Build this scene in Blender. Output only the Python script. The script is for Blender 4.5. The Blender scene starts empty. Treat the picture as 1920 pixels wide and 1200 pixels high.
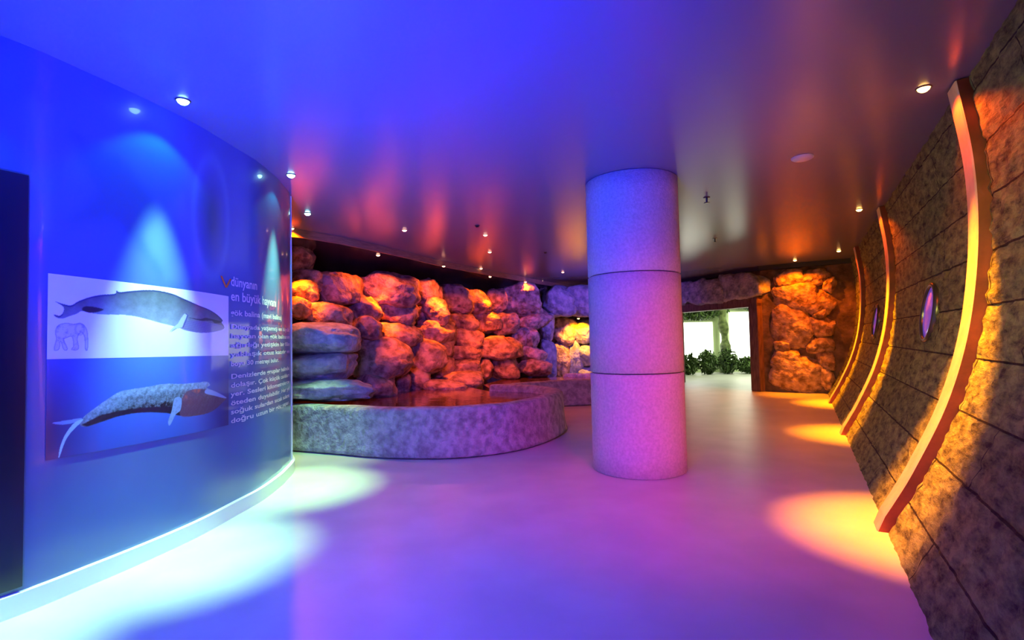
import bpy, bmesh, math, random
import numpy as np
from mathutils import Vector, Matrix, noise
R = math.radians
scene = bpy.context.scene
col = scene.collection
H, CEIL = 1.3, 2.87

# ---------------------------------------------------------------- camera, world, large lights, exposure
cam = bpy.data.cameras.new('camera'); cam.sensor_width = 36; cam.lens = 18
co = bpy.data.objects.new('camera', cam); col.objects.link(co)
co.matrix_world = Matrix.Translation((0, 0, H)) @ Matrix.Rotation(math.pi/2 + math.atan(.0386), 4, 'X') @ Matrix.Rotation(R(-1.2), 4, 'Z')
cam.clip_start = .05
scene.camera = co
w = bpy.data.worlds.new('world'); scene.world = w; w.use_nodes = True
w.node_tree.nodes['Background'].inputs[0].default_value = (.05, .04, .3, 1)
w.node_tree.nodes['Background'].inputs[1].default_value = .02
vs = scene.view_settings
vs.view_transform = 'Standard'; vs.look = 'None'; vs.gamma = 1; vs.use_curve_mapping = False; vs.exposure = 0.0

def area(name, loc, target, size, color, power, sy=None, spread=180):
    l = bpy.data.lights.new(name, 'AREA'); l.color = color; l.energy = power; l.size = size; l.spread = R(spread)
    if sy: l.shape = 'RECTANGLE'; l.size_y = sy
    o = bpy.data.objects.new(name, l); col.objects.link(o); o.location = loc
    o.rotation_euler = (Vector(target)-Vector(loc)).to_track_quat('-Z', 'Y').to_euler(); return o
# added unseen fill lights behind and beside the camera (all outside the frame)
area('ceiling_fill_light', (-1.1, .1, .5), (-1.0, 2.8, 2.87), .8, (.010, .022, 1), 217.5, spread=76)
area('wall_fill_light', (-.3, -.6, 2.6), (-1.7, 5.4, .7), .7, (.09, .11, 1), 33.2, spread=70)
area('floor_fill_light', (-1.1, .3, 2.84), (-.7, 3.2, 0), .6, (0.042, 0.042, 1.000), 99.0, spread=95)
area('violet_fill_light', (1.5, .6, 2.8), (.9, 5.0, .3), .5, (1, .02, .36), 19.8, spread=50)
area('hull_fill_light', (.2, .3, 2.6), (4.0, 5.6, .9), .4, (1, .9, .15), 6.1, spread=38)  # added unseen fill to bring up the olive hull planks

# ---------------------------------------------------------------- helpers
def link(o):
    col.objects.link(o); return o
def tag(o, label=None, cat=None, group=None, kind=None):
    if label: o['label'] = label
    if cat: o['category'] = cat
    if group: o['group'] = group
    if kind: o['kind'] = kind
    return o
def empty(name, loc, label, cat, group=None, rz=0):
    o = bpy.data.objects.new(name, None); link(o); o.location = loc; o.rotation_euler = (0, 0, rz); o.empty_display_size = .1
    return tag(o, label, cat, group)
def mesh(name, verts, faces, mat, parent=None, smooth=False, mats=None, midx=None):
    me = bpy.data.meshes.new(name); me.from_pydata([tuple(v) for v in verts], [], faces)
    for m in (mats or [mat]): me.materials.append(m)
    bm = bmesh.new(); bm.from_mesh(me); bmesh.ops.recalc_face_normals(bm, faces=bm.faces); bm.to_mesh(me); bm.free()
    if smooth: me.polygons.foreach_set('use_smooth', [True]*len(me.polygons))
    if midx: me.polygons.foreach_set('material_index', midx)
    o = bpy.data.objects.new(name, me); link(o)
    if parent: o.parent = parent
    return o
def from_bm(name, bm, mat, parent=None, smooth=False):
    me = bpy.data.meshes.new(name); bmesh.ops.recalc_face_normals(bm, faces=bm.faces); bm.to_mesh(me); bm.free(); me.materials.append(mat)
    if smooth: me.polygons.foreach_set('use_smooth', [True]*len(me.polygons))
    o = bpy.data.objects.new(name, me); link(o)
    if parent: o.parent = parent
    return o
def catmull(P, n=16, closed=False):
    P = [np.array(p, float) for p in P]
    Q = [P[-1]]+P+[P[0], P[1]] if closed else [2*P[0]-P[1]]+P+[2*P[-1]-P[-2]]
    o = []
    for i in range(1, len(Q)-2):
        a, b, c, e = Q[i-1:i+3]
        for k in range(n):
            t = k/n; o.append(.5*((2*b)+(c-a)*t+(2*a-5*b+4*c-e)*t*t+(3*b-a-3*c+e)*t**3))
    if not closed: o.append(P[-1])
    return np.array(o)
def grid(name, pts, nu, nv, mat, parent=None, smooth=True, closed_u=False):
    F = []
    for i in range(nu if closed_u else nu-1):
        for j in range(nv-1):
            a = i*nv+j; b = ((i+1) % nu)*nv+j
            F.append((a, b, b+1, a+1))
    return mesh(name, pts, F, mat, parent, smooth)
def prism(name, outline, z0, z1, mat, parent=None):
    n = len(outline)
    V = [(x, y, z0) for x, y in outline]+[(x, y, z1) for x, y in outline]
    F = [tuple(range(n))[::-1], tuple(range(n, 2*n))]+[(i, (i+1) % n, n+(i+1) % n, n+i) for i in range(n)]
    return mesh(name, V, F, mat, parent)
def box(name, c, s, mat, parent=None, rz=0, bev=0):
    bm = bmesh.new(); bmesh.ops.create_cube(bm, size=1)
    bmesh.ops.scale(bm, vec=s, verts=bm.verts)
    if bev: bmesh.ops.bevel(bm, geom=bm.edges[:], offset=bev, segments=2, affect='EDGES')
    bmesh.ops.rotate(bm, cent=(0, 0, 0), matrix=Matrix.Rotation(rz, 3, 'Z'), verts=bm.verts)
    bmesh.ops.translate(bm, vec=c, verts=bm.verts)
    return from_bm(name, bm, mat, parent)
def lathe(name, prof, mat, parent=None, n=40, smooth=True, M=None):
    V = []; F = []; m = len(prof)
    for i in range(n):
        a = 2*math.pi*i/n
        for r, z in prof: V.append(Vector((r*math.cos(a), r*math.sin(a), z)))
    for i in range(n):
        for j in range(m-1):
            F.append((i*m+j, ((i+1) % n)*m+j, ((i+1) % n)*m+j+1, i*m+j+1))
    if M: V = [M @ v for v in V]
    bm = bmesh.new(); vs_ = [bm.verts.new(v) for v in V]
    for f in F: bm.faces.new([vs_[k] for k in f])
    bmesh.ops.remove_doubles(bm, verts=bm.verts, dist=1e-5)
    return from_bm(name, bm, mat, parent, smooth)
def ribbon_wall(name, path, t, z0, z1, mat, parent=None, closed=False, side=1, smooth=False):
    # a wall of thickness t standing on a plan path
    P = np.array(path); n = len(P)
    T = np.gradient(P, axis=0) if not closed else (np.roll(P, -1, 0)-np.roll(P, 1, 0))
    T /= np.linalg.norm(T, axis=1)[:, None]; N = np.stack([-T[:, 1], T[:, 0]], 1)*side*t
    V = []
    for p, q in zip(P, N):
        V += [(p[0], p[1], z0), (p[0], p[1], z1), (p[0]+q[0], p[1]+q[1], z1), (p[0]+q[0], p[1]+q[1], z0)]
    F = []
    for i in range(n if closed else n-1):
        a = 4*i; b = 4*((i+1) % n)
        for k in range(4): F.append((a+k, b+k, b+(k+1) % 4, a+(k+1) % 4))
    if not closed: F += [(0, 1, 2, 3), (4*n-4, 4*n-3, 4*n-2, 4*n-1)]
    return mesh(name, V, F, mat, parent)

# ---------------------------------------------------------------- materials
def new_mat(name, color, rough=.6, spec=.5, metal=0, coat=0, emit=None, es=0):
    m = bpy.data.materials.new(name); m.use_nodes = True; b = m.node_tree.nodes['Principled BSDF']
    b.inputs['Base Color'].default_value = (*color, 1); b.inputs['Roughness'].default_value = rough
    b.inputs['Specular IOR Level'].default_value = spec; b.inputs['Metallic'].default_value = metal
    b.inputs['Coat Weight'].default_value = coat
    if emit: b.inputs['Emission Color'].default_value = (*emit, 1); b.inputs['Emission Strength'].default_value = es
    return m
def texd(m, c1, c2, scale=8, detail=6, bump=.3, dist=.02, bscale=None, rough=None, stretch=(1, 1, 1), lo=.35, hi=.65):
    nt = m.node_tree; N = nt.nodes; L = nt.links; b = N['Principled BSDF']
    tc = N.new('ShaderNodeTexCoord'); mp = N.new('ShaderNodeMapping'); mp.inputs['Scale'].default_value = stretch
    L.new(tc.outputs['Object'], mp.inputs[0])
    n1 = N.new('ShaderNodeTexNoise'); n1.inputs['Scale'].default_value = scale; n1.inputs['Detail'].default_value = detail
    L.new(mp.outputs[0], n1.inputs['Vector'])
    cr = N.new('ShaderNodeValToRGB'); cr.color_ramp.elements[0].color = (*c1, 1); cr.color_ramp.elements[1].color = (*c2, 1)
    cr.color_ramp.elements[0].position = lo; cr.color_ramp.elements[1].position = hi
    L.new(n1.outputs[0], cr.inputs[0]); L.new(cr.outputs[0], b.inputs['Base Color'])
    if bump:
        n2 = N.new('ShaderNodeTexNoise'); n2.inputs['Scale'].default_value = bscale or scale*3; n2.inputs['Detail'].default_value = 8
        L.new(mp.outputs[0], n2.inputs['Vector'])
        bp = N.new('ShaderNodeBump'); bp.inputs['Strength'].default_value = bump; bp.inputs['Distance'].default_value = dist
        L.new(n2.outputs[0], bp.inputs['Height']); L.new(bp.outputs[0], b.inputs['Normal'])
    if rough is not None: b.inputs['Roughness'].default_value = rough
    return m
M_floor = texd(new_mat('poured_floor', (.6, .6, .6), .38, .35), (.46, .455, .455), (.53, .52, .52), 2.2, 5, .06, .01, 30)
M_ceil = new_mat('satin_ceiling', (.17, .18, .27), .24, .5)
M_skirt = new_mat('white_skirting', (.8, .8, .8), .35)
M_plaster = texd(new_mat('dark_plaster', (.1, .09, .08), .8), (.05, .045, .04), (.12, .1, .09), 5, 6, .3)
M_soffit = new_mat('dark_gloss_soffit', (.03, .03, .04), .2)
M_trimwood = texd(new_mat('brown_trim', (.35, .2, .1), .5), (.25, .14, .07), (.4, .23, .12), 6, 4, .1, stretch=(1, 1, 12))
M_concrete = texd(new_mat('board_concrete', (.5, .5, .5), .8), (.46, .46, .46), (.62, .61, .6), 45, 12, .5, .008, 90, lo=.3, hi=.7)
M_basin = texd(new_mat('basin_render', (.4, .4, .4), .75), (.24, .23, .23), (.46, .45, .44), 11, 12, 1.0, .05, 18, lo=.36, hi=.62)
M_rock = texd(new_mat('sandstone', (.5, .4, .32), .75), (.18, .10, .065), (.60, .40, .28), 7, 12, 1.0, .09, 9, lo=.36, hi=.62)
M_rock2 = texd(new_mat('pale_stone', (.5, .5, .5), .75), (.26, .26, .27), (.55, .53, .52), 7, 12, 1.0, .08, 9, lo=.36, hi=.62)
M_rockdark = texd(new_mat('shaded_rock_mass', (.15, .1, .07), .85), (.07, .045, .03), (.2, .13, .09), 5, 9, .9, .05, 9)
M_ring = new_mat('black_bezel', (.08, .08, .08), .3, metal=.6)
M_white = new_mat('white_plastic', (.8, .75, .75), .4)
M_black = new_mat('black_plastic', (.02, .02, .02), .5)
M_orange = new_mat('orange_print', (.8, .2, .03), .35)
M_text = new_mat('pale_lettering', (.72, .7, .8), .4)
M_frame = texd(new_mat('brown_door_frame', (.2, .1, .06), .5), (.12, .06, .035), (.24, .13, .08), 5, 5, .2, stretch=(6, 6, 1))
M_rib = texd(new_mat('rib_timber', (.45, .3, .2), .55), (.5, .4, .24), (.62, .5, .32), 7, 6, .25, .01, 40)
M_ribside = texd(new_mat('rib_side_shade', (.3, .05, .02), .55), (.22, .035, .015), (.36, .06, .025), 7, 6, .25, .01, 40)  # side faces: same timber, shade put in as dark red-brown
M_leaf = texd(new_mat('leaf_green', (.06, .12, .03), .5), (.025, .06, .012), (.1, .17, .04), 9, 4, .2)
M_bark = texd(new_mat('green_bark', (.12, .16, .05), .8), (.05, .07, .02), (.16, .2, .07), 9, 6, .6)
M_pane = new_mat('daylit_pane', (.9, .95, .85), .3, emit=(1, 1, .88), es=3.2)
M_roomwall = new_mat('pale_green_plaster', (.5, .6, .35), .7)

def water_mat():
    m = new_mat('pool_water', (.16, .07, .03), .06, .6); nt = m.node_tree; N = nt.nodes; L = nt.links
    n = N.new('ShaderNodeTexNoise'); n.inputs['Scale'].default_value = 5; n.inputs['Detail'].default_value = 3
    tc = N.new('ShaderNodeTexCoord'); L.new(tc.outputs['Object'], n.inputs['Vector'])
    b = N.new('ShaderNodeBump'); b.inputs['Strength'].default_value = .25; b.inputs['Distance'].default_value = .02
    L.new(n.outputs[0], b.inputs['Height']); L.new(b.outputs[0], N['Principled BSDF'].inputs['Normal'])
    return m
M_water = water_mat()
def hull_mat():
    m = new_mat('plank_cladding', (.3, .3, .15), .7, .4); nt = m.node_tree; N = nt.nodes; L = nt.links; P = N['Principled BSDF']
    uv = N.new('ShaderNodeUVMap'); uv.uv_map = 'UVMap'
    br = N.new('ShaderNodeTexBrick'); br.inputs['Scale'].default_value = 1; br.inputs['Brick Width'].default_value = 1.9
    br.inputs['Row Height'].default_value = .33; br.inputs['Mortar Size'].default_value = .007; br.inputs['Mortar Smooth'].default_value = .3
    br.inputs['Color1'].default_value = (1, 1, 1, 1); br.inputs['Color2'].default_value = (.7, .7, .7, 1); br.inputs['Mortar'].default_value = (.05, .04, .03, 1)
    br.offset = .37
    L.new(uv.outputs[0], br.inputs['Vector'])
    mp = N.new('ShaderNodeMapping'); mp.inputs['Scale'].default_value = (1, 2.2, 1); L.new(uv.outputs[0], mp.inputs[0])
    n1 = N.new('ShaderNodeTexNoise'); n1.inputs['Scale'].default_value = 6; n1.inputs['Detail'].default_value = 12; n1.inputs['Roughness'].default_value = .7
    L.new(mp.outputs[0], n1.inputs['Vector'])
    cr = N.new('ShaderNodeValToRGB'); e = cr.color_ramp.elements
    e[0].position = .36; e[0].color = (.035, .035, .015, 1); e[1].position = .60; e[1].color = (.36, .44, .13, 1)
    L.new(n1.outputs[0], cr.inputs[0])
    mx = N.new('ShaderNodeMixRGB'); mx.blend_type = 'MULTIPLY'; mx.inputs[0].default_value = 1
    L.new(cr.outputs[0], mx.inputs[1]); L.new(br.outputs[0], mx.inputs[2]); L.new(mx.outputs[0], P.inputs['Base Color'])
    n2 = N.new('ShaderNodeTexNoise'); n2.inputs['Scale'].default_value = 14; n2.inputs['Detail'].default_value = 10; n2.inputs['Roughness'].default_value = .65
    L.new(mp.outputs[0], n2.inputs['Vector'])
    ad = N.new('ShaderNodeMath'); ad.operation = 'MULTIPLY_ADD'; ad.inputs[1].default_value = -2.0
    L.new(br.outputs['Fac'], ad.inputs[0]); L.new(n2.outputs[0], ad.inputs[2])
    bp = N.new('ShaderNodeBump'); bp.inputs['Strength'].default_value = 1; bp.inputs['Distance'].default_value = .03
    L.new(ad.outputs[0], bp.inputs['Height']); L.new(bp.outputs[0], P.inputs['Normal'])
    return m
M_hull = hull_mat()
def attr_mat(name, rough=.2, coat=.6):
    m = new_mat(name, (1, 1, 1), rough, .5, coat=coat); N = m.node_tree.nodes
    m.node_tree.nodes['Principled BSDF'].inputs['Coat Roughness'].default_value = .06
    a = N.new('ShaderNodeVertexColor'); a.layer_name = 'print'
    m.node_tree.links.new(a.outputs[0], N['Principled BSDF'].inputs['Base Color']); return m
M_print = attr_mat('printed_graphic', .3, .35)
M_mural = attr_mat('glossy_blue_mural', .32, .6)
M_navy = new_mat('dark_navy_door', (.006, .007, .03), .3, coat=.6)
def lens(name, c, s): return new_mat(name, c, .3, emit=c, es=s)
M_lens_c = lens('cyan_lens', (.45, 1, .95), 14)
M_lens_o = lens('orange_lens', (1, .55, .15), 12)
M_lens_p = lens('amber_lens', (1, .5, .3), 5)

def settle(root):
    inv = Matrix.Translation(-Vector(root.location))
    for o in col.objects:
        if o.parent == root: o.matrix_parent_inverse = inv
    return root

# ================================================================ setting
struct = lambda o: tag(o, kind='structure')
struct(box('floor', (3.5, 7.5, -.05), (17, 24, .1), M_floor))
struct(box('ceiling', (3.5, 7.5, CEIL+.05), (17, 24, .1), M_ceil))

# ---- curved blue wall on the left
LW = [(-4.45, -.4), (-3.95, .7), (-3.3, 1.5), (-2.88, 2.02), (-2.52, 2.5), (-2.37, 2.9), (-2.27, 3.25), (-2.2, 3.6), (-2.17, 4.0),
      (-2.15, 4.3), (-2.17, 4.6), (-2.22, 4.95), (-2.36, 5.45), (-2.75, 5.95), (-3.4, 6.1)]
LC = catmull(LW, 24)
LS = np.concatenate([[0], np.cumsum(np.linalg.norm(np.diff(LC, axis=0), axis=1))])
def on_wall(s, z, off=0.0):
    x = np.interp(s, LS, LC[:, 0]); y = np.interp(s, LS, LC[:, 1]); e = .02
    dx = np.interp(s+e, LS, LC[:, 0])-np.interp(s-e, LS, LC[:, 0]); dy = np.interp(s+e, LS, LC[:, 1])-np.interp(s-e, LS, LC[:, 1])
    l = math.hypot(dx, dy)
    return Vector((x+dy/l*off, y-dx/l*off, z))
def inside(poly, X, Y):
    c = np.zeros(X.shape, bool); n = len(poly)
    for i in range(n):
        x1, y1 = poly[i]; x2, y2 = poly[i-1]
        if y1 == y2: continue
        k = ((y1 > Y) != (y2 > Y)) & (X < (x2-x1)*(Y-y1)/(y2-y1)+x1)
        c ^= k
    return c
def soft(mask, k=1):
    a = mask.astype(float)
    for _ in range(k):
        p = np.pad(a, 1, 'edge'); a = (p[:-2, 1:-1]+p[2:, 1:-1]+p[1:-1, :-2]+p[1:-1, 2:]+4*p[1:-1, 1:-1])/8
    return a
def sheet(name, s0, s1, zlo, zhi, nu, nv, off, mat, paint, parent=None):
    # thin printed panel following the wall: front with the print, edges turned back to the wall
    S = np.linspace(s0, s1, nu); V = []; C = np.zeros((nu, nv, 3))
    T = np.linspace(0, 1, nv)
    SS, TT = np.meshgrid(S, T, indexing='ij')
    lo = np.interp(SS, [s0, s1], zlo); hi = np.interp(SS, [s0, s1], zhi); ZZ = lo+(hi-lo)*TT
    C = paint(SS, ZZ, TT)
    for i in range(nu):
        for j in range(nv): V.append(on_wall(S[i], ZZ[i, j], off))
    o = grid(name, V, nu, nv, mat, parent, True)
    ca = o.data.color_attributes.new('print', 'FLOAT_COLOR', 'POINT')
    ca.data.foreach_set('color', np.concatenate([C.reshape(-1, 3), np.ones((nu*nv, 1))], 1).ravel().astype(np.float32))
    return o
def mixc(C, m, c): return C*(1-m[..., None])+np.array(c)*m[..., None]
def fbm(S, Z, fx, fz, seed, oct=4):
    out = np.zeros(S.shape); a = 1
    it = np.nditer([S, Z], flags=['multi_index'])
    rng = np.random.RandomState(seed); amp = 0
    for k in range(oct*5):
        th = rng.rand()*6.28; ph = rng.rand()*6.28; f = (1.6**(k/3.))
        out += np.sin((S*fx*math.cos(th)+Z*fz*math.sin(th))*f+ph+1.3*np.sin(S*fx*.7*f+k))/f**.6; amp += 1/f**.6
    return out/amp*1.8
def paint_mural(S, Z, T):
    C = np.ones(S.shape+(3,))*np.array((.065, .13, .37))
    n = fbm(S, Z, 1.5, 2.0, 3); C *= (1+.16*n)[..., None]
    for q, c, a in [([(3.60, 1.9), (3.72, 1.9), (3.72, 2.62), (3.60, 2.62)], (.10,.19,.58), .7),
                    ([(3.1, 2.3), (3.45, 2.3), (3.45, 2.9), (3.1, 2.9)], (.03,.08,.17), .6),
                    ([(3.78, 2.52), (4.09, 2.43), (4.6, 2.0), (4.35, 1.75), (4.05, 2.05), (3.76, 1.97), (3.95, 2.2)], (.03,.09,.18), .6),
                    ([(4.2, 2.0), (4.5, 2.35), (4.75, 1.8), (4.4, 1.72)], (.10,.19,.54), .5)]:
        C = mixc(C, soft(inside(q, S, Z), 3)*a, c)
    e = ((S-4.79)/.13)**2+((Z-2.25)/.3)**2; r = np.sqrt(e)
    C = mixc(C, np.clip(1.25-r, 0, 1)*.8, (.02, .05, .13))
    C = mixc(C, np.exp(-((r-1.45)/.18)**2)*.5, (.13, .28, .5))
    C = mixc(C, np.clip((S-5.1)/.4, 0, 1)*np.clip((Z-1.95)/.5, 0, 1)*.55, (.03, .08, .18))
    return C
LN = 420
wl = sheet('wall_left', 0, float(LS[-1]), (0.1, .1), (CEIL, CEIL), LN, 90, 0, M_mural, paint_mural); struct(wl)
sk = [on_wall(s, 0, .0)[:2] for s in np.linspace(0, LS[-1], 160)]
struct(ribbon_wall('baseboard_left', sk, .035, 0, .105, M_skirt, side=-1))
edge = ribbon_wall('trim_1', [on_wall(s, 0, -.004)[:2] for s in np.linspace(0, LS[-1], 160)], .06, .09, CEIL, M_plaster, side=1); struct(edge)

V = []
for a in range(8):
    for z in (.105, CEIL-.001):
        q = on_wall(6.45, z, .004); V.append((q.x+.011*math.cos(a*math.pi/4), q.y+.011*math.sin(a*math.pi/4), z))
struct(mesh('trim_4', V, [(2*a, (2*a+2) % 16, (2*a+3) % 16, 2*a+1) for a in range(8)], M_skirt, None, True))
# dark door leaf set into the wall at the extreme left
dr = []
for i in range(24):
    s = 2.72+(3.615-2.72)*i/23
    for (z, o_) in ((.13, .001), (.13, .02), (2.19, .02), (2.19, .001)): dr.append(on_wall(s, z, o_))
F = []
for i in range(23):
    for k in range(4): F.append((4*i+k, 4*i+4+k, 4*i+4+(k+1) % 4, 4*i+(k+1) % 4))
F += [(0, 1, 2, 3), (92, 93, 94, 95)]
struct(mesh('door_1', dr, F, M_navy))

# ---- printed pictures
whale = [(3.741, 1.555), (3.775, 1.544), (3.819, 1.538), (3.856, 1.563), (3.914, 1.59), (3.974, 1.607), (4.047, 1.619), (4.058, 1.639), (4.075, 1.631), (4.144, 1.644), (4.228, 1.657), (4.317, 1.662), (4.426, 1.65), (4.531, 1.62), (4.647, 1.588), (4.755, 1.563), (4.837, 1.533), (4.905, 1.493), (4.895, 1.474), (4.925, 1.444), (4.895, 1.419), (4.764, 1.399), (4.633, 1.397), (4.518, 1.418), (4.427, 1.438), (4.33, 1.457), (4.229, 1.48), (4.145, 1.494), (4.067, 1.497), (3.984, 1.495), (3.924, 1.5), (3.873, 1.509), (3.848, 1.494), (3.816, 1.48), (3.78, 1.465), (3.753, 1.467), (3.738, 1.484), (3.764, 1.479), (3.78, 1.496), (3.783, 1.523), (3.764, 1.541)]
fin = [(4.524, 1.524), (4.545, 1.514), (4.504, 1.429), (4.452, 1.422), (4.402, 1.395), (4.427, 1.422), (4.471, 1.456), (4.497, 1.495)]
belly = [(3.873, 1.517), (3.898, 1.538), (3.984, 1.526), (3.958, 1.509), (3.907, 1.502)]
mouth = [(4.559, 1.498), (4.663, 1.492), (4.729, 1.502), (4.895, 1.48), (4.818, 1.466), (4.782, 1.483), (4.663, 1.481)]
jaw = [(4.491, 1.423), (4.518, 1.474), (4.632, 1.477), (4.8, 1.465), (4.925, 1.444), (4.895, 1.419), (4.764, 1.399), (4.633, 1.397)]
eleph = [(3.757, 1.425), (3.792, 1.439), (3.832, 1.435), (3.865, 1.44), (3.89, 1.423), (3.903, 1.381), (3.904, 1.299), (3.893, 1.299), (3.889, 1.363), (3.874, 1.39), (3.859, 1.381), (3.851, 1.354), (3.857, 1.3), (3.824, 1.297), (3.834, 1.318), (3.825, 1.368), (3.797, 1.361), (3.785, 1.35), (3.803, 1.301), (3.786, 1.298), (3.77, 1.346), (3.763, 1.302), (3.741, 1.299), (3.751, 1.355), (3.746, 1.39)]
whale2 = [(3.883, 0.918), (3.946, 0.964), (4.007, 1.003), (4.08, 1.042), (4.149, 1.05), (4.254, 1.055), (4.368, 1.063), (4.493, 1.052), (4.634, 1.048), (4.73, 1.046), (4.765, 1.019), (4.73, 1.005), (4.801, 0.974), (4.945, 0.91), (4.896, 0.873), (4.783, 0.828), (4.635, 0.821), (4.494, 0.841), (4.393, 0.872), (4.277, 0.894), (4.17, 0.904), (4.072, 0.899), (3.99, 0.883), (3.913, 0.868), (3.871, 0.879)]
fluke_a = [(3.737, 0.914), (3.798, 0.917), (3.879, 0.917), (3.85, 0.9), (3.783, 0.898)]
fluke_b = [(3.887, 0.908), (3.831, 0.855), (3.799, 0.808), (3.769, 0.723), (3.776, 0.786), (3.803, 0.851), (3.846, 0.901)]
under = [(3.879, 0.882), (3.981, 0.922), (4.11, 0.932), (4.255, 0.928), (4.43, 0.91), (4.5, 0.84), (4.393, 0.872), (4.277, 0.894), (4.17, 0.904), (4.072, 0.899), (3.99, 0.883), (3.913, 0.868), (3.871, 0.879)]
head = [(4.507, 0.955), (4.575, 1.003), (4.731, 0.993), (4.801, 0.974), (4.945, 0.91), (4.896, 0.873), (4.783, 0.828), (4.635, 0.821), (4.494, 0.841)]
lip = [(4.731, 0.993), (4.819, 0.969), (4.945, 0.913), (4.935, 0.905), (4.819, 0.936), (4.714, 0.966)]
fin2 = [(4.448, 0.961), (4.5, 0.955), (4.494, 0.88), (4.455, 0.853), (4.412, 0.79), (4.399, 0.818), (4.424, 0.879)]
def paint_whale(S, Z, T):
    C = np.ones(S.shape+(3,))*np.array((.80, .78, .84))
    W_ = soft(inside(catmull(whale, 6, True), S, Z), 1)
    top = np.interp(S, [3.75, 4.0, 4.3, 4.6, 4.92], [1.55, 1.62, 1.66, 1.60, 1.48]); dz = np.clip((top-Z)/.2, 0, 1)
    shade = (.14+.26*dz)*(1+.25*fbm(S, Z, 30, 40, 7))
    for k in range(3): pass
    C = C*(1-W_[..., None])+W_[..., None]*shade[..., None]*np.array((.62, .72, 1.0))
    out = W_-soft(inside(catmull(whale, 6, True), S, Z+.006), 1)
    C = mixc(C, np.clip(-out, 0, 1)*0+np.clip(soft(inside(catmull(whale, 6, True), S, Z), 1)-soft(inside(catmull(whale, 6, True), S, Z+.009), 1), 0, 1)*.85, (.02, .03, .15))
    j = soft(inside(catmull(jaw, 5, True), S, Z), 2); C = mixc(C, j*.75, (.18, .17, .4))
    st = j*(np.sin((Z+.12*(S-4.5))*520) > 0); C = mixc(C, st*.3, (.05, .05, .15))
    for p, c, a in ((belly, (.01, .01, .04), .95), (mouth, (.01, .02, .05), .9)):
        C = mixc(C, soft(inside(catmull(p, 5, True), S, Z), 2)*a, c)
    f = soft(inside(fin, S, Z), 1); C = mixc(C, f, (.45, .5, .8)); f2 = np.clip(soft(inside([(a, b) for a, b in fin], S-.012, Z), 1)-f, 0, 1); C = mixc(C, f2*.8, (.05, .06, .25))
    E_ = inside(catmull(eleph, 5, True), S, Z); e1 = soft(E_, 1); C = mixc(C, e1*.45, (.45, .42, .7))
    rim = np.clip(soft(E_, 2)*(1-soft(E_, 2))*4, 0, 1); C = mixc(C, rim*.75, (.12, .1, .4))
    wr = e1*np.clip(fbm(S, Z, 90, 110, 11), 0, 1); C = mixc(C, wr*.8, (.15, .13, .42))
    ear = np.abs(np.hypot((S-3.863)/.022, (Z-1.408)/.03)-1) < .22; C = mixc(C, soft(ear, 1)*.3, (.08, .07, .3))
    return C
def paint_whale2(S, Z, T):
    u = (S-3.709)/1.27
    C = np.ones(S.shape+(3,))*np.array((.045, .12, .62))
    C *= (.75+.9*np.exp(-((u-.42)/.28)**2)*T)[..., None]
    ed = np.clip(1-u/.22, 0, 1)*np.clip((1-T)*1.3+.1, 0, 1)+np.clip((u-.72)/.28, 0, 1)*np.clip(1.3-T, 0, 1)
    C = mixc(C, np.clip(ed, 0, 1)*.85, (.03, .015, .08))
    b = soft(inside(catmull(whale2, 6, True), S, Z), 1)
    n = fbm(S, Z, 45, 60, 5); n2 = fbm(S, Z, 110, 120, 8)
    ref = np.interp(S, [3.88, 4.15, 4.5, 4.8], [.95, 1.05, 1.06, 1.02]); d = np.clip((ref-Z)/.14, 0, 1)
    sh = np.clip(.55-.5*d+.25*n2, .015, 1)
    C = C*(1-b[..., None])+b[..., None]*sh[..., None]*np.array((.42, .6, .95))
    C = mixc(C, soft(inside(under, S, Z), 3)*.95, (.008, .008, .03))
    h = soft(inside(catmull(head, 5, True), S, Z), 2); C = mixc(C, h*.85, (.09, .035, .09))
    C = mixc(C, h*np.clip(n, 0, 1)*np.clip((Z-.93)/.05, 0, 1)*.8, (.6, .12, .06))
    C = mixc(C, h*(np.sin((Z-.25*(S-4.5))*600) > .4)*.25, (.2, .15, .3))
    for p, c, a in ((lip, (.3, .4, .7), .9), (fin2, (.2, .3, .6), 1), (fluke_a, (.25, .4, .8), .8), (fluke_b, (.35, .6, .85), 1)):
        C = mixc(C, soft(inside(catmull(p, 5, True), S, Z), 1)*a, c)
    C = mixc(C, soft(inside(fin2, S, Z), 1)*np.clip(n2, 0, 1)*.6, (.05, .1, .3))
    return C
p1 = sheet('picture_panel', 3.709, 4.979, (1.249, 1.226), (1.701, 1.679), 560, 200, .004, M_print, paint_whale)
tag(p1, 'white printed picture of a blue whale swimming above a small elephant drawing, on curved wall', 'picture')
p2 = sheet('picture_panel', 3.709, 4.979, (.724, .698), (1.247, 1.224), 560, 230, .004, M_print, paint_whale2)
tag(p2, 'dark blue printed picture of a spotted whale diving, directly below the white picture', 'picture')

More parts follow.
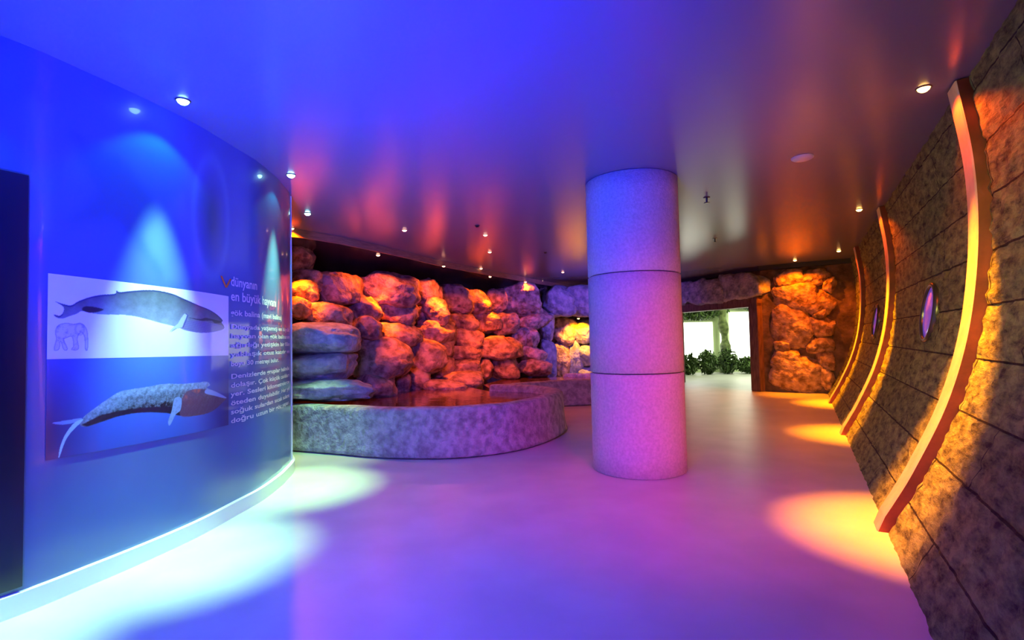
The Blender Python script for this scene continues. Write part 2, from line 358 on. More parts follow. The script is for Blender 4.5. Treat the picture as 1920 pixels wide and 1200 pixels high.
# ---- lettering bent onto the wall
def text_mesh(body, s, z, width=None, size=.07, bold=0, off=.006, ext=.0015):
    cu = bpy.data.curves.new('lettering', 'FONT'); cu.body = body; cu.size = size; cu.offset = bold; cu.extrude = 0; cu.resolution_u = 3
    t = bpy.data.objects.new('lettering', cu); link(t)
    bpy.context.view_layer.update(); dg = bpy.context.evaluated_depsgraph_get()
    me = bpy.data.meshes.new_from_object(t.evaluated_get(dg)); bpy.data.objects.remove(t)
    V = [v.co.copy() for v in me.vertices]; F = [tuple(p.vertices) for p in me.polygons]; bpy.data.meshes.remove(me)
    x1 = max(v.x for v in V); k = (width/x1) if width else 1
    return [on_wall(s+v.x*k, z+v.y, off) for v in V], F
def lettering(name, rows, parent):
    V = []; F = []
    for r in rows:
        v, f = text_mesh(*r[:3], **r[3]); b = len(V); V += v; F += [tuple(i+b for i in q) for q in f]
    return mesh(name, V, F, M_text, parent)
tx = empty('wall_text', on_wall(5.0, .72), 'pale lettering block with two line heading and two paragraphs at wall end', 'text')
lettering('heading_line', [('dünyanın', 5.005, 1.765, dict(width=.36, size=.105, bold=.0016))], tx)
lettering('heading_line', [('en büyük hayvanı', 5.005, 1.65, dict(width=.78, size=.105, bold=.0016))], tx)
lettering('subheading', [('gök balina (mavi balina)', 5.005, 1.535, dict(width=.95, size=.062, bold=.0012))], tx)
P1 = ['Dünyada yaşamış en büyük', 'hayvan olan gök balinanın', 'ağırlığı yetişkin bir filin', 'yaklaşık otuz katıdır ve', 'boyu 30 metreyi bulur.']
P2 = ['Denizlerde gruplar halinde', 'dolaşır. Çok küçük canlıları', 'yer. Sesleri kilometrelerce', 'öteden duyulabilir. Her yıl', 'soğuk sulardan sıcak sulara', 'doğru uzun bir göç yapar.']
for i, t in enumerate(P1): lettering('text_line', [(t, 5.005, 1.43-.072*i, dict(width=1.27 if i < 4 else .85, size=.052, bold=.0010))], tx)
for i, t in enumerate(P2): lettering('text_line', [(t, 5.005, 1.045-.068*i, dict(width=1.25, size=.052, bold=.0010))], tx)
settle(tx)
vm = []
for a, b in (((4.885, 1.825), (4.945, 1.742)), ((4.945, 1.742), (5.0, 1.815))):
    k = len(vm)
    for q in ((a[0]-.010, a[1]), (a[0]+.012, a[1]), (b[0]+.012, b[1]), (b[0]-.010, b[1])): vm.append(on_wall(*q, .006))
tag(mesh('arrow_mark', vm, [(0, 1, 2, 3), (4, 5, 6, 7)], M_orange), 'orange V shaped arrow mark printed on blue wall beside the heading', 'sign')

# ---- hull shaped wall on the right
U2 = Vector((.492, .871, 0)).normalized(); N2 = Vector((-U2.y, U2.x, 0)); O2 = Vector((1.75, 2.21, 0))
PH = [0, .2, .4, .8, 1.2, 1.6, 2.0, 2.4, 2.87]; PB = [0.0, .11, .21, .38, .495, .56, .588, .578, .52]
hc = catmull(list(zip(PH, PB)), 10)
def back(h): return float(np.interp(h, hc[:, 0], hc[:, 1]))
def hull(s, h, out=0.0):
    e = .02; sl = (back(min(h+e, 2.87))-back(max(h-e, 0)))/(min(h+e, 2.87)-max(h-e, 0))
    nn = (N2+Vector((0, 0, sl))).normalized()
    return O2+U2*s-N2*back(h)+Vector((0, 0, h))+nn*out
S0, S1 = -.7, 10.35
nu, nv = 330, 90; V = []
arc = [0]
hs = np.linspace(0, CEIL, nv)
for j in range(1, nv): arc.append(arc[-1]+math.hypot(hs[j]-hs[j-1], back(hs[j])-back(hs[j-1])))
for i in range(nu):
    s = S0+(S1-S0)*i/(nu-1)
    for j in range(nv):
        h = hs[j]; row = (arc[j]+.09)/.33; fr = abs(row-round(row))*.33
        d = .013*noise.fractal(Vector((s*7, arc[j]*14, 0)), .7, 2, 5)-.012*math.exp(-(fr/.014)**2)
        p = hull(s, h, d); p.z = max(0, min(CEIL, p.z)) if 0 < j < nv-1 else h
        V.append(p)
hw = grid('wall_right', V, nu, nv, M_hull); struct(hw)
uvl = hw.data.uv_layers.new(name='UVMap')
for l in hw.data.loops:
    i, j = divmod(l.vertex_index, nv); uvl.data[l.index].uv = (S0+(S1-S0)*i/(nu-1)+.6, arc[j]+.09)
e0 = hull(S0, 0)
struct(ribbon_wall('wall_right_near', [(2.05, -4.2), (2.0, .9), (e0.x+.45, e0.y-.2)], .1, 0, CEIL, M_plaster, side=-1))
struct(ribbon_wall('wall_rear', [(-5, -4.2), (2.2, -4.2)], .1, 0, CEIL, M_plaster, side=-1))
struct(ribbon_wall('wall_left_rear', [(-4.45, -.4), (-4.9, -1.4), (-5, -4.2)], .1, 0, CEIL, M_plaster, side=-1))

rib_lab = ['glowing curved wooden rib nearest the camera, tallest on the hull wall', 'middle curved wooden rib on the hull wall, between the two oval portholes', 'farthest and smallest curved wooden rib on the hull wall, next to stone masonry']
for k, (a, b) in enumerate(((1.33, 1.53), (4.99, 5.20), (8.38, 8.58))):
    V = []; F = []; n = 40; ch = .012
    hh = [CEIL*.999*i/(n-1) for i in range(n)]
    for h in hh:
        for s, o_ in ((a, -.03), (a, .058), (a+ch, .066), (b-ch, .066), (b, .058), (b, -.03)):
            p = hull(s, h, o_); p.z = max(0.0, p.z) if h > .05 else 0.0
            p.z = min(p.z, CEIL-.001); V.append(p)
    for i in range(n-1):
        for q in range(6): F.append((6*i+q, 6*i+6+q, 6*i+6+(q+1) % 6, 6*i+(q+1) % 6))
    F += [tuple(range(6)), tuple(range(6*n-6, 6*n))]
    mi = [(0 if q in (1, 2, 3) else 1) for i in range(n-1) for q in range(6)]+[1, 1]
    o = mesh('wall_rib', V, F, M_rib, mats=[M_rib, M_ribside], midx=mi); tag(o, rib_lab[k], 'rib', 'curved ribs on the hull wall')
M_glassp = new_mat('violet_porthole_glass', (.25, .15, .6), .12, .6, emit=(.30, .12, .95), es=.32)  # violet emission put in for the light the glass reflects
def porthole(s, label):
    c = hull(s, 1.46); c2 = hull(s, 1.56); zax = (N2+Vector((0, 0, -(c2.x-c.x+0)))*0).normalized()
    sl = (back(1.56)-back(1.36))/.2; nrm = (N2+Vector((0, 0, sl))).normalized(); yax = nrm.cross(U2).normalized()
    root = empty('porthole', c, label, 'porthole', 'round portholes in the hull wall')
    M = Matrix.Translation(c) @ Matrix((U2, yax, nrm)).transposed().to_4x4()
    lathe('rim', [(.225, .0), (.225, .02), (.23, .03), (.245, .032), (.258, .024), (.262, .0), (.262, -.03)], M_ring, root, 48, M=M)
    lathe('glass', [(0, .022), (.1, .02), (.17, .016), (.228, .01), (.228, -.02)], M_glassp, root, 48, M=M)
    settle(root)
porthole(2.87, 'large oval looking porthole glowing violet, between nearest and middle ribs')
porthole(6.53, 'small distant porthole glowing violet, between middle and farthest ribs')

# ---- rear walls
struct(ribbon_wall('wall_back', catmull([(-3.4, 6.1), (-4.6, 6.8), (-4.7, 8.8), (-3.5, 10.8), (-1.3, 14.2), (.4, 15.9), (2.6, 16.6), (3.8, 16.0), (4.6, 14.6)], 6), .12, 0, CEIL, M_plaster, side=1))
Kp = Vector((7.9, 10.353, 0)); Jp = Vector((5.75, 11.75, 0)); Dp = Vector((4.6, 14.6, 0))
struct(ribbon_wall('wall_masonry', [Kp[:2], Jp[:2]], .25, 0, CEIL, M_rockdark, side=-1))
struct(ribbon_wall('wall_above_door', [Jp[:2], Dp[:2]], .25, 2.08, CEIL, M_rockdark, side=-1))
fr = empty('door_frame', Jp, '', '')
tag(fr, kind='structure'); fr.name = 'door_2'
dj = (Dp-Jp).normalized(); yawd = math.atan2(dj.y, dj.x); nj = Vector((-dj.y, dj.x, 0))
for c, s, nm in (((Jp+dj*.13-nj*-.0)+Vector((0, 0, 1.02)), (.26, .3, 2.04), 'jamb'), ((Dp-dj*.13)+Vector((0, 0, 1.02)), (.26, .3, 2.04), 'jamb'), ((Jp+Dp)/2+Vector((0, 0, 2.06)), ((Dp-Jp).length, .3, .22), 'header')):
    box(nm, c, s, M_frame, fr, yawd, .01)
settle(fr)

# ---- lowered dark soffit over the rocks and its trim board
EL = [(-3.6, 6.35), (-2.96, 6.94), (-2.5, 7.54), (-1.9, 8.74), (-1.34, 10.02), (-.46, 11.56), (.89, 13.82), (1.7, 15.1), (2.36, 16.4)]
ec = catmull(EL, 6)
struct(prism('ceiling_soffit', [tuple(p) for p in ec]+[(1.5, 17.2), (-5.2, 17.2), (-5.2, 6.0)], 2.755, CEIL-.002, M_soffit))
struct(ribbon_wall('trim_2', ec, .03, 2.76, CEIL-.001, M_trimwood, side=-1))
struct(ribbon_wall('trim_3', [Kp[:2], Jp[:2], Dp[:2], (3.8, 16.0)], .1, 2.77, CEIL-.001, M_black, side=1))

# ================================================================ column
CX, CY, CR = 1.235, 5.15, .455
cl = empty('concrete_column', (CX, CY, 0), 'thick round concrete column of three drums standing free on the floor', 'column')
zs = [0, .957, 1.913, CEIL]
for k in range(3):
    a, b = zs[k]+(.004 if k else 0), zs[k+1]-(.004 if k < 2 else .001)
    pr = [(CR-.012, a), (CR-.012, a), (CR, a+.008)]+[(CR, a+(b-a)*t) for t in (.2, .4, .6, .8)]+[(CR, b-.008), (CR-.012, b)]
    o = lathe('drum', [(0, a)]+pr[1:]+[(0, b)], M_concrete, cl, 72, M=Matrix.Translation((CX, CY, 0)))
lathe('joint', [(CR-.02, .01), (CR-.02, CEIL-.01)], M_black, cl, 48, M=Matrix.Translation((CX, CY, 0)))
settle(cl)

# ================================================================ basins
def basin(label, path, h, t, water_back, wz):
    P = catmull(path, 8); root = empty('pool', (float(P[:, 0].mean()), float(P[:, 1].mean()), 0), label, 'pool', 'low curved pools below the rocks')
    T = np.gradient(P, axis=0); T /= np.linalg.norm(T, axis=1)[:, None]; Nn = np.stack([-T[:, 1], T[:, 0]], 1)
    sec = [(-.09, 0), (-.05, .05), (-.03, .18), (-.005, h-.1), (0.0, h-.025), (.03, h), (t-.03, h), (t, h-.03), (t, 0)]
    V = []; m = len(sec)
    for i, p in enumerate(P):
        for (o_, z) in sec:
            r = .018*noise.noise(Vector((p[0]*2.3, p[1]*2.3, z*3))) if z > 0 else 0
            V.append((p[0]+Nn[i, 0]*(o_+r), p[1]+Nn[i, 1]*(o_+r), z+(r*.5 if z > .3 else 0)))
    F = []
    for i in range(len(P)-1):
        for j in range(m): F.append((i*m+j, i*m+m+j, i*m+m+(j+1) % m, i*m+(j+1) % m))
    F += [tuple(range(m)), tuple(range(len(P)*m-m, len(P)*m))]
    o = mesh('pool_wall', V, F, M_basin, root, True)
    bv = o.modifiers.new('smooth', 'SUBSURF'); bv.levels = 1; bv.render_levels = 1
    inner = [(p[0]+Nn[i, 0]*(t-.02), p[1]+Nn[i, 1]*(t-.02)) for i, p in enumerate(P)]
    prism('water', inner+water_back, .02, wz, M_water, root)
    settle(root)
basin('large curved low walled pool with dark orange water in front of the boulders',
      [(-3.25, 6.5), (-2.66, 6.3), (-2.1, 6.08), (-1.6, 5.86), (-1.1, 5.74), (-.6, 5.74), (-.15, 5.92), (.2, 6.25), (.5, 6.75), (.7, 7.35), (.68, 7.85), (.45, 8.3), (.05, 8.62), (-.35, 8.8)],
      .56, .22, [(-.9, 9.6), (-1.8, 9.3), (-2.5, 8.4), (-3.3, 7.4)], .45)
basin('smaller dark red walled pool behind the large one, partly hidden by the column',
      [(-.3, 9.15), (.05, 9.42), (.45, 9.7), (1.0, 9.93), (1.5, 10.0), (2.05, 10.22), (2.4, 10.8), (2.25, 11.4), (1.75, 11.8), (1.15, 11.95)],
      .5, .2, [(.3, 12.2), (-.3, 11.3), (-.6, 10.2)], .42)

# ================================================================ rocks
def boulder_mesh(name, w_, d_, h_, seed, mat, n=3.2, yaw=0, tilt=0, parent=None, loc=(0, 0, 0), sub=4, amp=.1):
    bm = bmesh.new(); bmesh.ops.create_icosphere(bm, subdivisions=sub, radius=1)
    rnd = random.Random(seed); off = Vector((rnd.random()*50, rnd.random()*50, rnd.random()*50))
    cuts = [(Vector((rnd.uniform(-1, 1), rnd.uniform(-1, .2), rnd.uniform(-1, 1))).normalized(), rnd.uniform(.78, .95)) for _ in range(5)]
    tx_, tz_ = rnd.uniform(-.18, .18), rnd.uniform(-.15, .15)
    for v in bm.verts:
        x, y, z = v.co; r = (abs(x)**n+abs(y)**n+abs(z)**n)**(-1/n)
        p = v.co*r
        for cn, cd in cuts:
            e = p.dot(cn)-cd
            if e > 0: p -= cn*e*.8
        g = noise.fractal(Vector((p.x*1.1, p.y*1.1, p.z*3.4))+off, .9, 2, 3)
        p *= 1+.09*g
        p.x *= 1+tz_*p.z; p.z *= 1+tx_*p.x
        p += v.co*(amp*noise.fractal(p*1.3+off, 1, 2, 4)+.05*noise.fractal(p*4+off, .8, 2, 4))
        v.co = Vector((p.x*w_/2, p.y*d_/2, p.z*h_/2))
    o = from_bm(name, bm, mat, None, True)
    o.rotation_euler = (0, R(-tilt), yaw) if False else (Matrix.Rotation(yaw, 3, 'Z') @ Matrix.Rotation(R(-tilt), 3, 'Y')).to_euler()
    if parent:
        o.parent = parent; o.location = Vector(loc)-Vector(parent.location)
    else: o.location = loc
    return o
ROCKS = [(-3.21, 7.64, 2.62, 0.34, 0.4, 0), (-3.15, 7.67, 2.27, 0.5, 0.33, -8), (-3.05, 7.29, 2.04, 0.36, 0.31, 20), (-3.02, 7.13, 1.81, 0.28, 0.28, 0), (-2.87, 8.05, 2.16, 0.67, 0.51, -4), (-2.75, 7.46, 1.71, 0.56, 0.34, -15), (-2.69, 8.66, 2.22, 0.19, 0.42, 0), (-2.31, 9.24, 2.25, 1.02, 0.59, -10), (-2.68, 8.6, 1.8, 0.65, 0.39, 0), (-2.48, 8.45, 1.84, 0.42, 0.46, 25), (-2.18, 9.27, 1.84, 0.76, 0.46, -8), (-1.77, 10.29, 2.25, 0.61, 0.65, -20), (-1.83, 10.15, 1.82, 0.37, 0.38, 0), (-1.51, 10.06, 1.87, 0.48, 0.51, -10), (-1.26, 11.23, 2.22, 0.8, 0.59, -5), (-0.77, 11.72, 2.09, 0.51, 0.69, 10), (-0.38, 12.52, 2.28, 0.49, 0.6, 0), (0.21, 13.08, 2.29, 0.94, 0.8, 0), (-1.1, 11.08, 1.7, 0.67, 0.39, -8), (-0.57, 11.81, 1.72, 0.59, 0.47, -5), (-0.13, 12.1, 1.69, 0.53, 0.48, 0), (0.39, 12.94, 1.69, 0.65, 0.43, 10), (0.61, 13.16, 1.9, 0.56, 0.58, 35), (-2.21, 8.34, 1.05, 0.92, 0.65, 0), (-2.36, 8.11, 1.51, 0.44, 0.39, 10), (-2.08, 9.08, 1.43, 0.79, 0.4, -5), (-1.63, 9.39, 1.0, 0.71, 0.62, -8), (-1.76, 9.15, 0.61, 0.46, 0.4, 0), (-2.22, 7.99, 0.61, 0.59, 0.37, -5), (-1.62, 10.21, 1.48, 0.86, 0.51, -4), (-1.48, 10.29, 1.22, 0.51, 0.5, 0), (-1.02, 11.09, 1.3, 0.72, 0.46, -8), (-1.02, 10.81, 1.0, 0.66, 0.33, 0), (-1.03, 10.52, 0.72, 0.66, 0.39, 0), (-1.46, 10.13, 0.76, 0.53, 0.44, 0), (-0.3, 11.41, 1.11, 0.94, 0.5, 3), (0.15, 12.35, 1.25, 0.34, 0.51, 0), (0.39, 12.42, 1.33, 0.51, 0.49, 12), (0.45, 12.31, 0.91, 0.67, 0.4, -5), (0.52, 11.78, 0.62, 0.69, 0.36, -5), (-0.2, 11.5, 0.69, 0.67, 0.53, 0), (-0.63, 11.22, 0.68, 0.35, 0.44, 0), (-2.04, 8.87, 0.58, 0.42, 0.41, 0), (-2.7, 8.24, 1.08, 0.39, 0.54, 0), (-2.99, 7.64, 1.51, 0.33, 0.37, 0), (0.86, 14.43, 2.43, 0.42, 0.63, 0)]
MASONRY = [(6.22, 11.44, 2.53, 0.52, 0.42, -3), (6.66, 11.16, 2.52, 0.51, 0.32, 4), (6.31, 11.39, 2.1, 0.78, 0.57, -4), (6.7, 11.14, 1.97, 0.52, 0.52, -35), (6.26, 11.42, 1.44, 0.72, 0.85, -12), (6.72, 11.11, 1.44, 0.42, 0.39, 0), (6.68, 11.14, 1.06, 0.48, 0.37, 5), (6.17, 11.48, 0.73, 0.56, 0.48, -15), (6.29, 11.4, 0.4, 0.9, 0.81, -12), (6.74, 11.1, 0.71, 0.32, 0.36, 0), (6.78, 11.08, 0.27, 0.25, 0.52, 15), (6.88, 11.02, 2.37, 0.2, 0.33, -20), (6.69, 11.14, 1.7, 0.24, 0.21, 0), (6.06, 11.54, 1.02, 0.28, 0.24, 0)]

rw = empty('rock_wall', (-1.4, 10.2, 0), 'long wall of stacked orange lit boulders behind the curved pools', 'rock wall')
for i, (x, y, z, w_, h_, t) in enumerate(ROCKS):
    rnd = random.Random(i*7+1)
    boulder_mesh('boulder', w_*1.1, max(.5, min(1.1, w_*1.1)), h_*1.1, i*13+5, M_rock, n=rnd.choice((3.0, 4.0, 5.5)), yaw=R(rnd.uniform(-6, 18)), tilt=t, parent=rw, loc=(x, y+.15, z), amp=.13)
# rough rock mass the boulders are bedded in
nb, nh = 130, 60; V = []
BX = np.array([500, 545, 600, 700, 760, 850, 930, 1000, 1030]); BZ = np.array([7.3, 7.4, 7.75, 8.6, 9.35, 10.7, 11.8, 12.7, 13.2]); TZ = np.array([7.9, 8.1, 8.6, 9.7, 10.5, 11.7, 13.0, 14.2, 14.6])
for i in range(nb):
    q = 500+530*i/(nb-1)
    for j in range(nh):
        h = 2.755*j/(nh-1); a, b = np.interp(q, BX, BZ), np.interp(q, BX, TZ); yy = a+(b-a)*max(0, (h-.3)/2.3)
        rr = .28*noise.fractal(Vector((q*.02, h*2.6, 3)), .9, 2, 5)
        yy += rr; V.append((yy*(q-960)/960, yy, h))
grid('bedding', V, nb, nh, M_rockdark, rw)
V = []

kw = Vector((Kp.x-Jp.x, Kp.y-Jp.y, 0)).normalized(); yawk = math.atan2(kw.y, kw.x); nk = Vector((-kw.y, kw.x, 0))
mw = empty('stone_facing', (6.35, 11.3, 0), 'rough stone facing of large orange lit stones right of the doorway', 'stone wall')
for i, (x, y, z, w_, h_, t) in enumerate(MASONRY):
    boulder_mesh('stone', w_*1.16, .42, h_*1.14, i*17+3, M_rock, n=4.5, yaw=yawk, tilt=t, parent=mw, loc=(x+nk.x*.04, y+nk.y*.04, z), amp=.05)
lw = empty('stone_lintel', ((Jp+Dp)/2+Vector((0, 0, 2.2))), 'band of purple lit rough stones above the bright doorway', 'stone wall')
for i in range(6):
    c = Jp.lerp(Dp, (i+.4)/5.4)+nj*.02
    boulder_mesh('stone', .78, .44, .62, i*5+91, M_rock2, n=7, yaw=yawd, tilt=0, parent=lw, loc=(c.x, c.y, 2.44+.02*math.sin(i*2)), amp=.13)

nw = empty('rock_niche', (1.6, 14.2, 0), 'blue lit rock niche with a yellow lit recess, left of the column', 'rock niche')
for i, (x, y, z, w_, h_, d_, m) in enumerate([(1.25, 13.8, 2.32, .9, .85, .7, M_rock2), (2.0, 13.8, 2.3, 1.1, .86, .7, M_rock2), (2.85, 13.9, 2.3, .9, .86, .7, M_rock2),
        (.93, 13.8, 1.62, .42, .8, .6, M_rock2), (.95, 13.75, .78, .46, 1.05, .6, M_rock2), (2.95, 14.0, 1.0, .6, 1.9, .7, M_rock2),
        (1.5, 15.0, 1.5, .8, .85, .8, M_rock), (2.15, 14.9, 1.5, .7, .7, .8, M_rock2), (1.44, 14.9, .6, .6, 1.15, .7, M_rock), (2.2, 14.75, .82, .6, .6, .7, M_rock2), (1.8, 15.0, .7, .5, 1.1, .7, M_rock2), (2.3, 14.8, .3, .8, .55, .7, M_rock2)]):
    boulder_mesh('boulder', w_, d_, h_, i*11+201, m, n=4, parent=nw, loc=(x, y, z), amp=.07)

for nm, w_, d_, h_, loc, n, t, m, lb, am in (
    ('boulder', 1.3, .85, .44, (-2.76, 6.88, 1.375), 5, 0, M_rock2, 'broad flat blue lit boulder, topmost of the stack beside the blue wall', .05),
    ('boulder', 1.2, .8, .38, (-2.78, 6.88, .99), 5, 0, M_rock2, 'flat blue lit boulder under the topmost one, middle of stack', .05),
    ('boulder', 1.35, .75, .3, (-2.5, 6.72, .70), 2.8, -4, M_rock2, 'pinkish rounded boulder lying on the pool rim, lowest of stack', .06),
    ('boulder', .85, .8, .34, (-1.0, 10.0, .53), 3, 3, M_rock, 'flat orange boulder at the rear water edge beside the farther pool', .08),
    ('boulder', .8, .6, .26, (-1.25, 9.25, .47), 2.4, -3, M_rock, 'low glowing orange boulder rising from the pool water below the rocks', .08)):
    o = boulder_mesh(nm, w_, d_, h_, hash(lb) % 1 + int(w_*100)+int(h_*31), m, n=n, tilt=t, loc=loc, amp=am)
    tag(o, lb, 'boulder')

# ================================================================ lamps
def spot(parent, name, loc, color, power, size, blend=.5, target=None, rad=.02):
    l = bpy.data.lights.new(name, 'SPOT'); l.color = color; l.energy = power; l.spot_size = R(size); l.spot_blend = blend; l.shadow_soft_size = rad
    o = bpy.data.objects.new(name, l); link(o); o.location = loc; o.parent = parent
    if target is not None:
        o.rotation_euler = (Vector(target)-(Vector(parent.location)+Vector(loc))).to_track_quat('-Z', 'Y').to_euler()
    return o
def downlight(x, y, z, label, lens_mat, group, r=.032, color=None, power=0, size=50, blend=.8, target=None, flood=0, fsize=150, fcol=None):
    root = empty('downlight', (x, y, z), label, 'ceiling light', group)
    lathe('bezel', [(r, .0), (r*1.02, -.006), (r*1.15, -.006), (r*1.25, 0.0)], M_ring, root, 28)
    lathe('lens', [(0, -.75*r), (r*.5, -.68*r), (r*.85, -.4*r), (r, -.001)], lens_mat, root, 24)
    tgt = target if target is not None else (x, y, 0)
    if power: spot(root, 'beam', (0, 0, -.05), color, power, size, blend, tgt)
    if flood: spot(root, 'flood', (0, 0, -.05), fcol or color, flood, fsize, .35, (x, y, 0))
    return root
CY_ = (.45, 1.0, .34); G1 = 'cyan ceiling lights along the blue wall'
for x, y, lb in ((-2.07, 3.21, 'bright cyan ceiling light nearest the camera, above the whale picture'), (-2.02, 4.69, 'middle cyan ceiling light along the curved blue wall'), (-2.43, 6.1, 'farthest cyan ceiling light, just past the end of the blue wall'), (-2.5, 1.95, 'cyan ceiling light outside the frame at the start of blue wall')):
    downlight(x, y, CEIL, lb, M_lens_c, G1, .036, CY_, 1250 if y < 5.5 else 420, 37, 1.0, (x-.02, y, 0) if y < 5.5 else (x+.15, y-.25, 0), 9, 110, (.05, 1, .75))
OR = (1.0, .23, .0); G2 = 'orange ceiling lights along the hull wall'
for x, y, lb, pw, sr in ((2.69, 3.25, 'brightest orange ceiling light beside the top of the nearest rib', 900, 1.42), (4.46, 6.48, 'orange ceiling light beside the top of the middle rib', 900, 5.08),
                 (6.27, 9.73, 'orange ceiling light beside the top of the farthest rib', 900, 8.48), (6.05, 10.85, 'orange ceiling light in front of the stone facing', 300, 0)):
    tg = tuple(hull(sr, .45)) if sr else (x, y+.1, 0)
    downlight(x, y, CEIL, lb, M_lens_o, G2, .036, OR, pw*3.5, 39, 1.0, tg, pw*.05 if sr else 160, 140, (1, .085, .0) if sr else (1, .16, 0))
AM = (1.0, .115, .0); G3 = 'amber ceiling lights over the rocks and pools'
for x, y, z, lb, pw, tg in ((-1.48, 7.12, CEIL, 'amber ceiling light above the middle of the large pool, left of the others', 250, (-1.5, 9.0, .5)),
        (-.37, 7.56, CEIL, 'amber ceiling light above the large pool, nearer of the close pair', 250, (-.8, 10.5, .6)),
        (-.37, 9.04, CEIL, 'amber ceiling light behind the pool, farther of the close pair', 300, (-.3, 11.3, 1.0)),
        (-.65, 11.1, CEIL, 'small amber ceiling light right at the brown trim board', 0, None),
        (.82, 13.7, CEIL, 'small amber ceiling light where trim board meets the niche', 0, None),
        (1.22, 12.01, CEIL, 'amber ceiling light left of the column, above the farther pool', 150, (1.3, 11, 0)),
        (-2.95, 6.86, CEIL, 'amber ceiling light at the end edge of the blue wall', 700, (-3.0, 7.6, 1.6)),
        (-2.2, 8.45, 2.755, 'leftmost small amber light in the dark soffit over boulders', 420, (-2.3, 8.9, 1.5)),
        (-1.3, 9.85, 2.755, 'second amber light from the left in the dark soffit', 420, (-1.5, 10.0, 1.5)),
        (-.48, 11.65, 2.755, 'third amber light from the left in the dark soffit', 420, (-.5, 11.6, 1.2)),
        (.36, 12.85, 2.755, 'rightmost amber light in the dark soffit, near niche', 420, (.3, 12.7, 1.2))):
    downlight(x, y, z, lb, M_lens_p, G3, .034, AM, pw*1.6, 42, 1.0, tg, pw*.18 if pw > 400 else 0)
M_lens_b = lens('violet_lens', (.3, .25, 1), 5)
downlight(2.2, 10.4, CEIL, 'added violet ceiling light hidden behind the concrete column', M_lens_b, None, .034, (.14, .08, 1), 420, 110, .8, (1.9, 13.8, 1.7))  # added lamp, brings violet light onto the niche and lintel
nl = empty('niche_spotlight', (1.85, 14.25, 1.86), 'small yellow spotlight under the top of the rock niche', 'ceiling light')
lathe('lens', [(0, -.03), (.03, -.02), (.035, 0)], M_lens_o, nl, 20); lathe('housing', [(.036, -.005), (.05, 0), (.05, .06), (0, .06)], M_ring, nl, 20)
spot(nl, 'beam', (0, 0, -.05), (1, .34, .0), 230, 110, .6, (1.9, 14.8, .9))

# ceiling fittings
cp = lathe('ceiling_plate', [(0, -.018), (.075, -.018), (.09, -.008), (.092, 0)], M_white); cp.location = (2.62, 4.51, CEIL)
tag(cp, 'flat round pale cover plate on the ceiling right of the column', 'cover plate')
for x, y, lb in ((2.24, 5.76, 'small ceiling sprinkler nearer of the two right of column'), (3.31, 8.23, 'small ceiling sprinkler farther of the two right of column')):
    sp_ = empty('sprinkler', (x, y, CEIL), lb, 'sprinkler', 'ceiling sprinklers')
    lathe('rose', [(0, -.006), (.035, -.005), (.038, 0)], M_ring, sp_, 20)
    lathe('nozzle', [(0, -.06), (.01, -.06), (.01, -.005)], M_ring, sp_, 12)
    lathe('deflector', [(0, -.062), (.03, -.064), (.03, -.06), (0, -.058)], M_ring, sp_, 16)
for x, y, lb in ((-.45, 6.95, 'tiny dark ceiling nozzle above the large pool'), (.63, 9.22, 'tiny dark ceiling nozzle farther back, left of the column')):
    nz = lathe('ceiling_nozzle', [(0, -.025), (.02, -.025), (.028, -.006), (.04, 0)], M_black, None, 16); nz.location = (x, y, CEIL)
    tag(nz, lb, 'nozzle', 'ceiling nozzles')

# ================================================================ bright room beyond the doorway
struct(ribbon_wall('wall_far', [(3.2, 18.3), (12, 18.3)], .1, 0, CEIL, M_roomwall, side=1))
struct(ribbon_wall('wall_far_right', [(11.0, 18.3), (11.0, 10.2), (7.95, 10.2)], .1, 0, CEIL, M_roomwall, side=-1))
struct(ribbon_wall('wall_far_left', [(3.8, 16.0), (3.2, 18.3)], .1, 0, CEIL, M_roomwall, side=-1))
for k, (a, b, c, d) in enumerate(((5.3, 7.15, .35, 1.78), (7.75, 9.9, .35, 2.12), (7.42, 7.56, .75, 1.45))):
    wn = mesh('window_%d' % (k+1), [(a, 18.27, c), (b, 18.27, c), (b, 18.27, d), (a, 18.27, d), (a, 18.29, c), (b, 18.29, c), (b, 18.29, d), (a, 18.29, d)],
              [(0, 1, 2, 3), (4, 5, 6, 7), (0, 1, 5, 4), (3, 2, 6, 7), (0, 3, 7, 4), (1, 2, 6, 5)], M_pane); struct(wn)
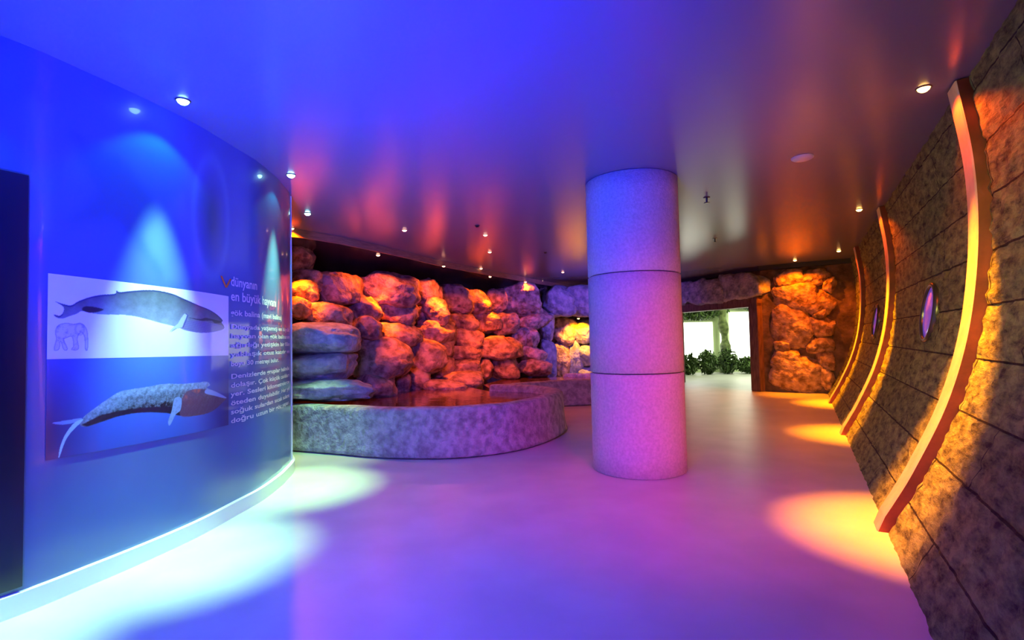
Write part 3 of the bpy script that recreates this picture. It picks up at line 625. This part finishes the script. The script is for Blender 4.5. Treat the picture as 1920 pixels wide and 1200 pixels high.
def foliage(name, c, r, n, seed, mat=M_leaf, parent=None, ls=.09):
    rnd = random.Random(seed); V = []; F = []
    for i in range(n):
        while True:
            p = Vector((rnd.uniform(-1, 1), rnd.uniform(-1, 1), rnd.uniform(-1, 1)))
            if p.length < 1: break
        p = Vector((p.x*r[0], p.y*r[1], p.z*r[2]))+Vector(c)
        if p.z < .03: p.z = .03+rnd.random()*.05
        q = Matrix.Rotation(rnd.uniform(0, 6.28), 3, 'Z') @ Matrix.Rotation(rnd.uniform(-1.2, 1.2), 3, 'X') @ Matrix.Rotation(rnd.uniform(-.8, .8), 3, 'Y')
        k = len(V); l = ls*rnd.uniform(.7, 1.5)
        for a in ((0, -l, 0), (l*.35, -l*.2, .01), (0, l, -.02), (-l*.35, -l*.2, .01)): V.append(p+q @ Vector(a))
        F += [(k, k+1, k+2), (k, k+2, k+3)]
    return mesh(name, V, F, mat, parent)
labs = ['dark leafy shrub at the left edge of the bright doorway view', 'dark leafy shrub, second from left under the left window', 'tallest dark shrub at the foot of the tree', 'low dark shrub right of the tree under the right window', 'small dark shrub at the right edge of the doorway view']
for k, (x, h, r_) in enumerate(((5.9, .34, .32), (6.56, .4, .31), (7.22, .42, .32), (7.88, .28, .31), (8.5, .26, .3))):
    rt = empty('shrub', (x, 17.3, 0), labs[k], 'shrub', 'shrubs in the bright room')
    foliage('leaves', (x, 17.3, h), (r_*1.12, .3, h), 480, k+3, parent=rt); lathe('stem', [(.03, 0), (.02, h), (0, h+.02)], M_bark, rt, 8, M=Matrix.Translation((x, 17.3, 0)))
    settle(rt)
tr = empty('tree', (7.5, 17.8, 0), 'green tree trunk with leafy crown standing between the bright windows', 'tree')
tk = []
for i in range(16):
    z = CEIL*.99*i/15; r_ = .16+.1*abs(i/15-.45)+.05*math.sin(i*1.7)
    for a in range(12): tk.append((7.36+.05*math.sin(z*2)+r_*.8*math.cos(a*math.pi/6), 17.85+r_*math.sin(a*math.pi/6), z))
F = [(i*12+a, i*12+(a+1) % 12, i*12+12+(a+1) % 12, i*12+12+a) for i in range(15) for a in range(12)]
mesh('trunk', tk, F, M_bark, tr, True)
foliage('crown', (6.2, 17.9, 2.18), (1.4, .3, .34), 1400, 40, parent=tr); settle(tr)
vg = foliage('hanging_foliage', (8.95, 17.95, 2.36), (1.2, .2, .2), 560, 77)
tag(vg, 'strip of hanging green foliage above the right bright window', 'foliage')
area('daylight_room_light', (7.4, 15.6, 2.8), (7.2, 15.6, 0), 3.0, (.9, 1, .6), 220)
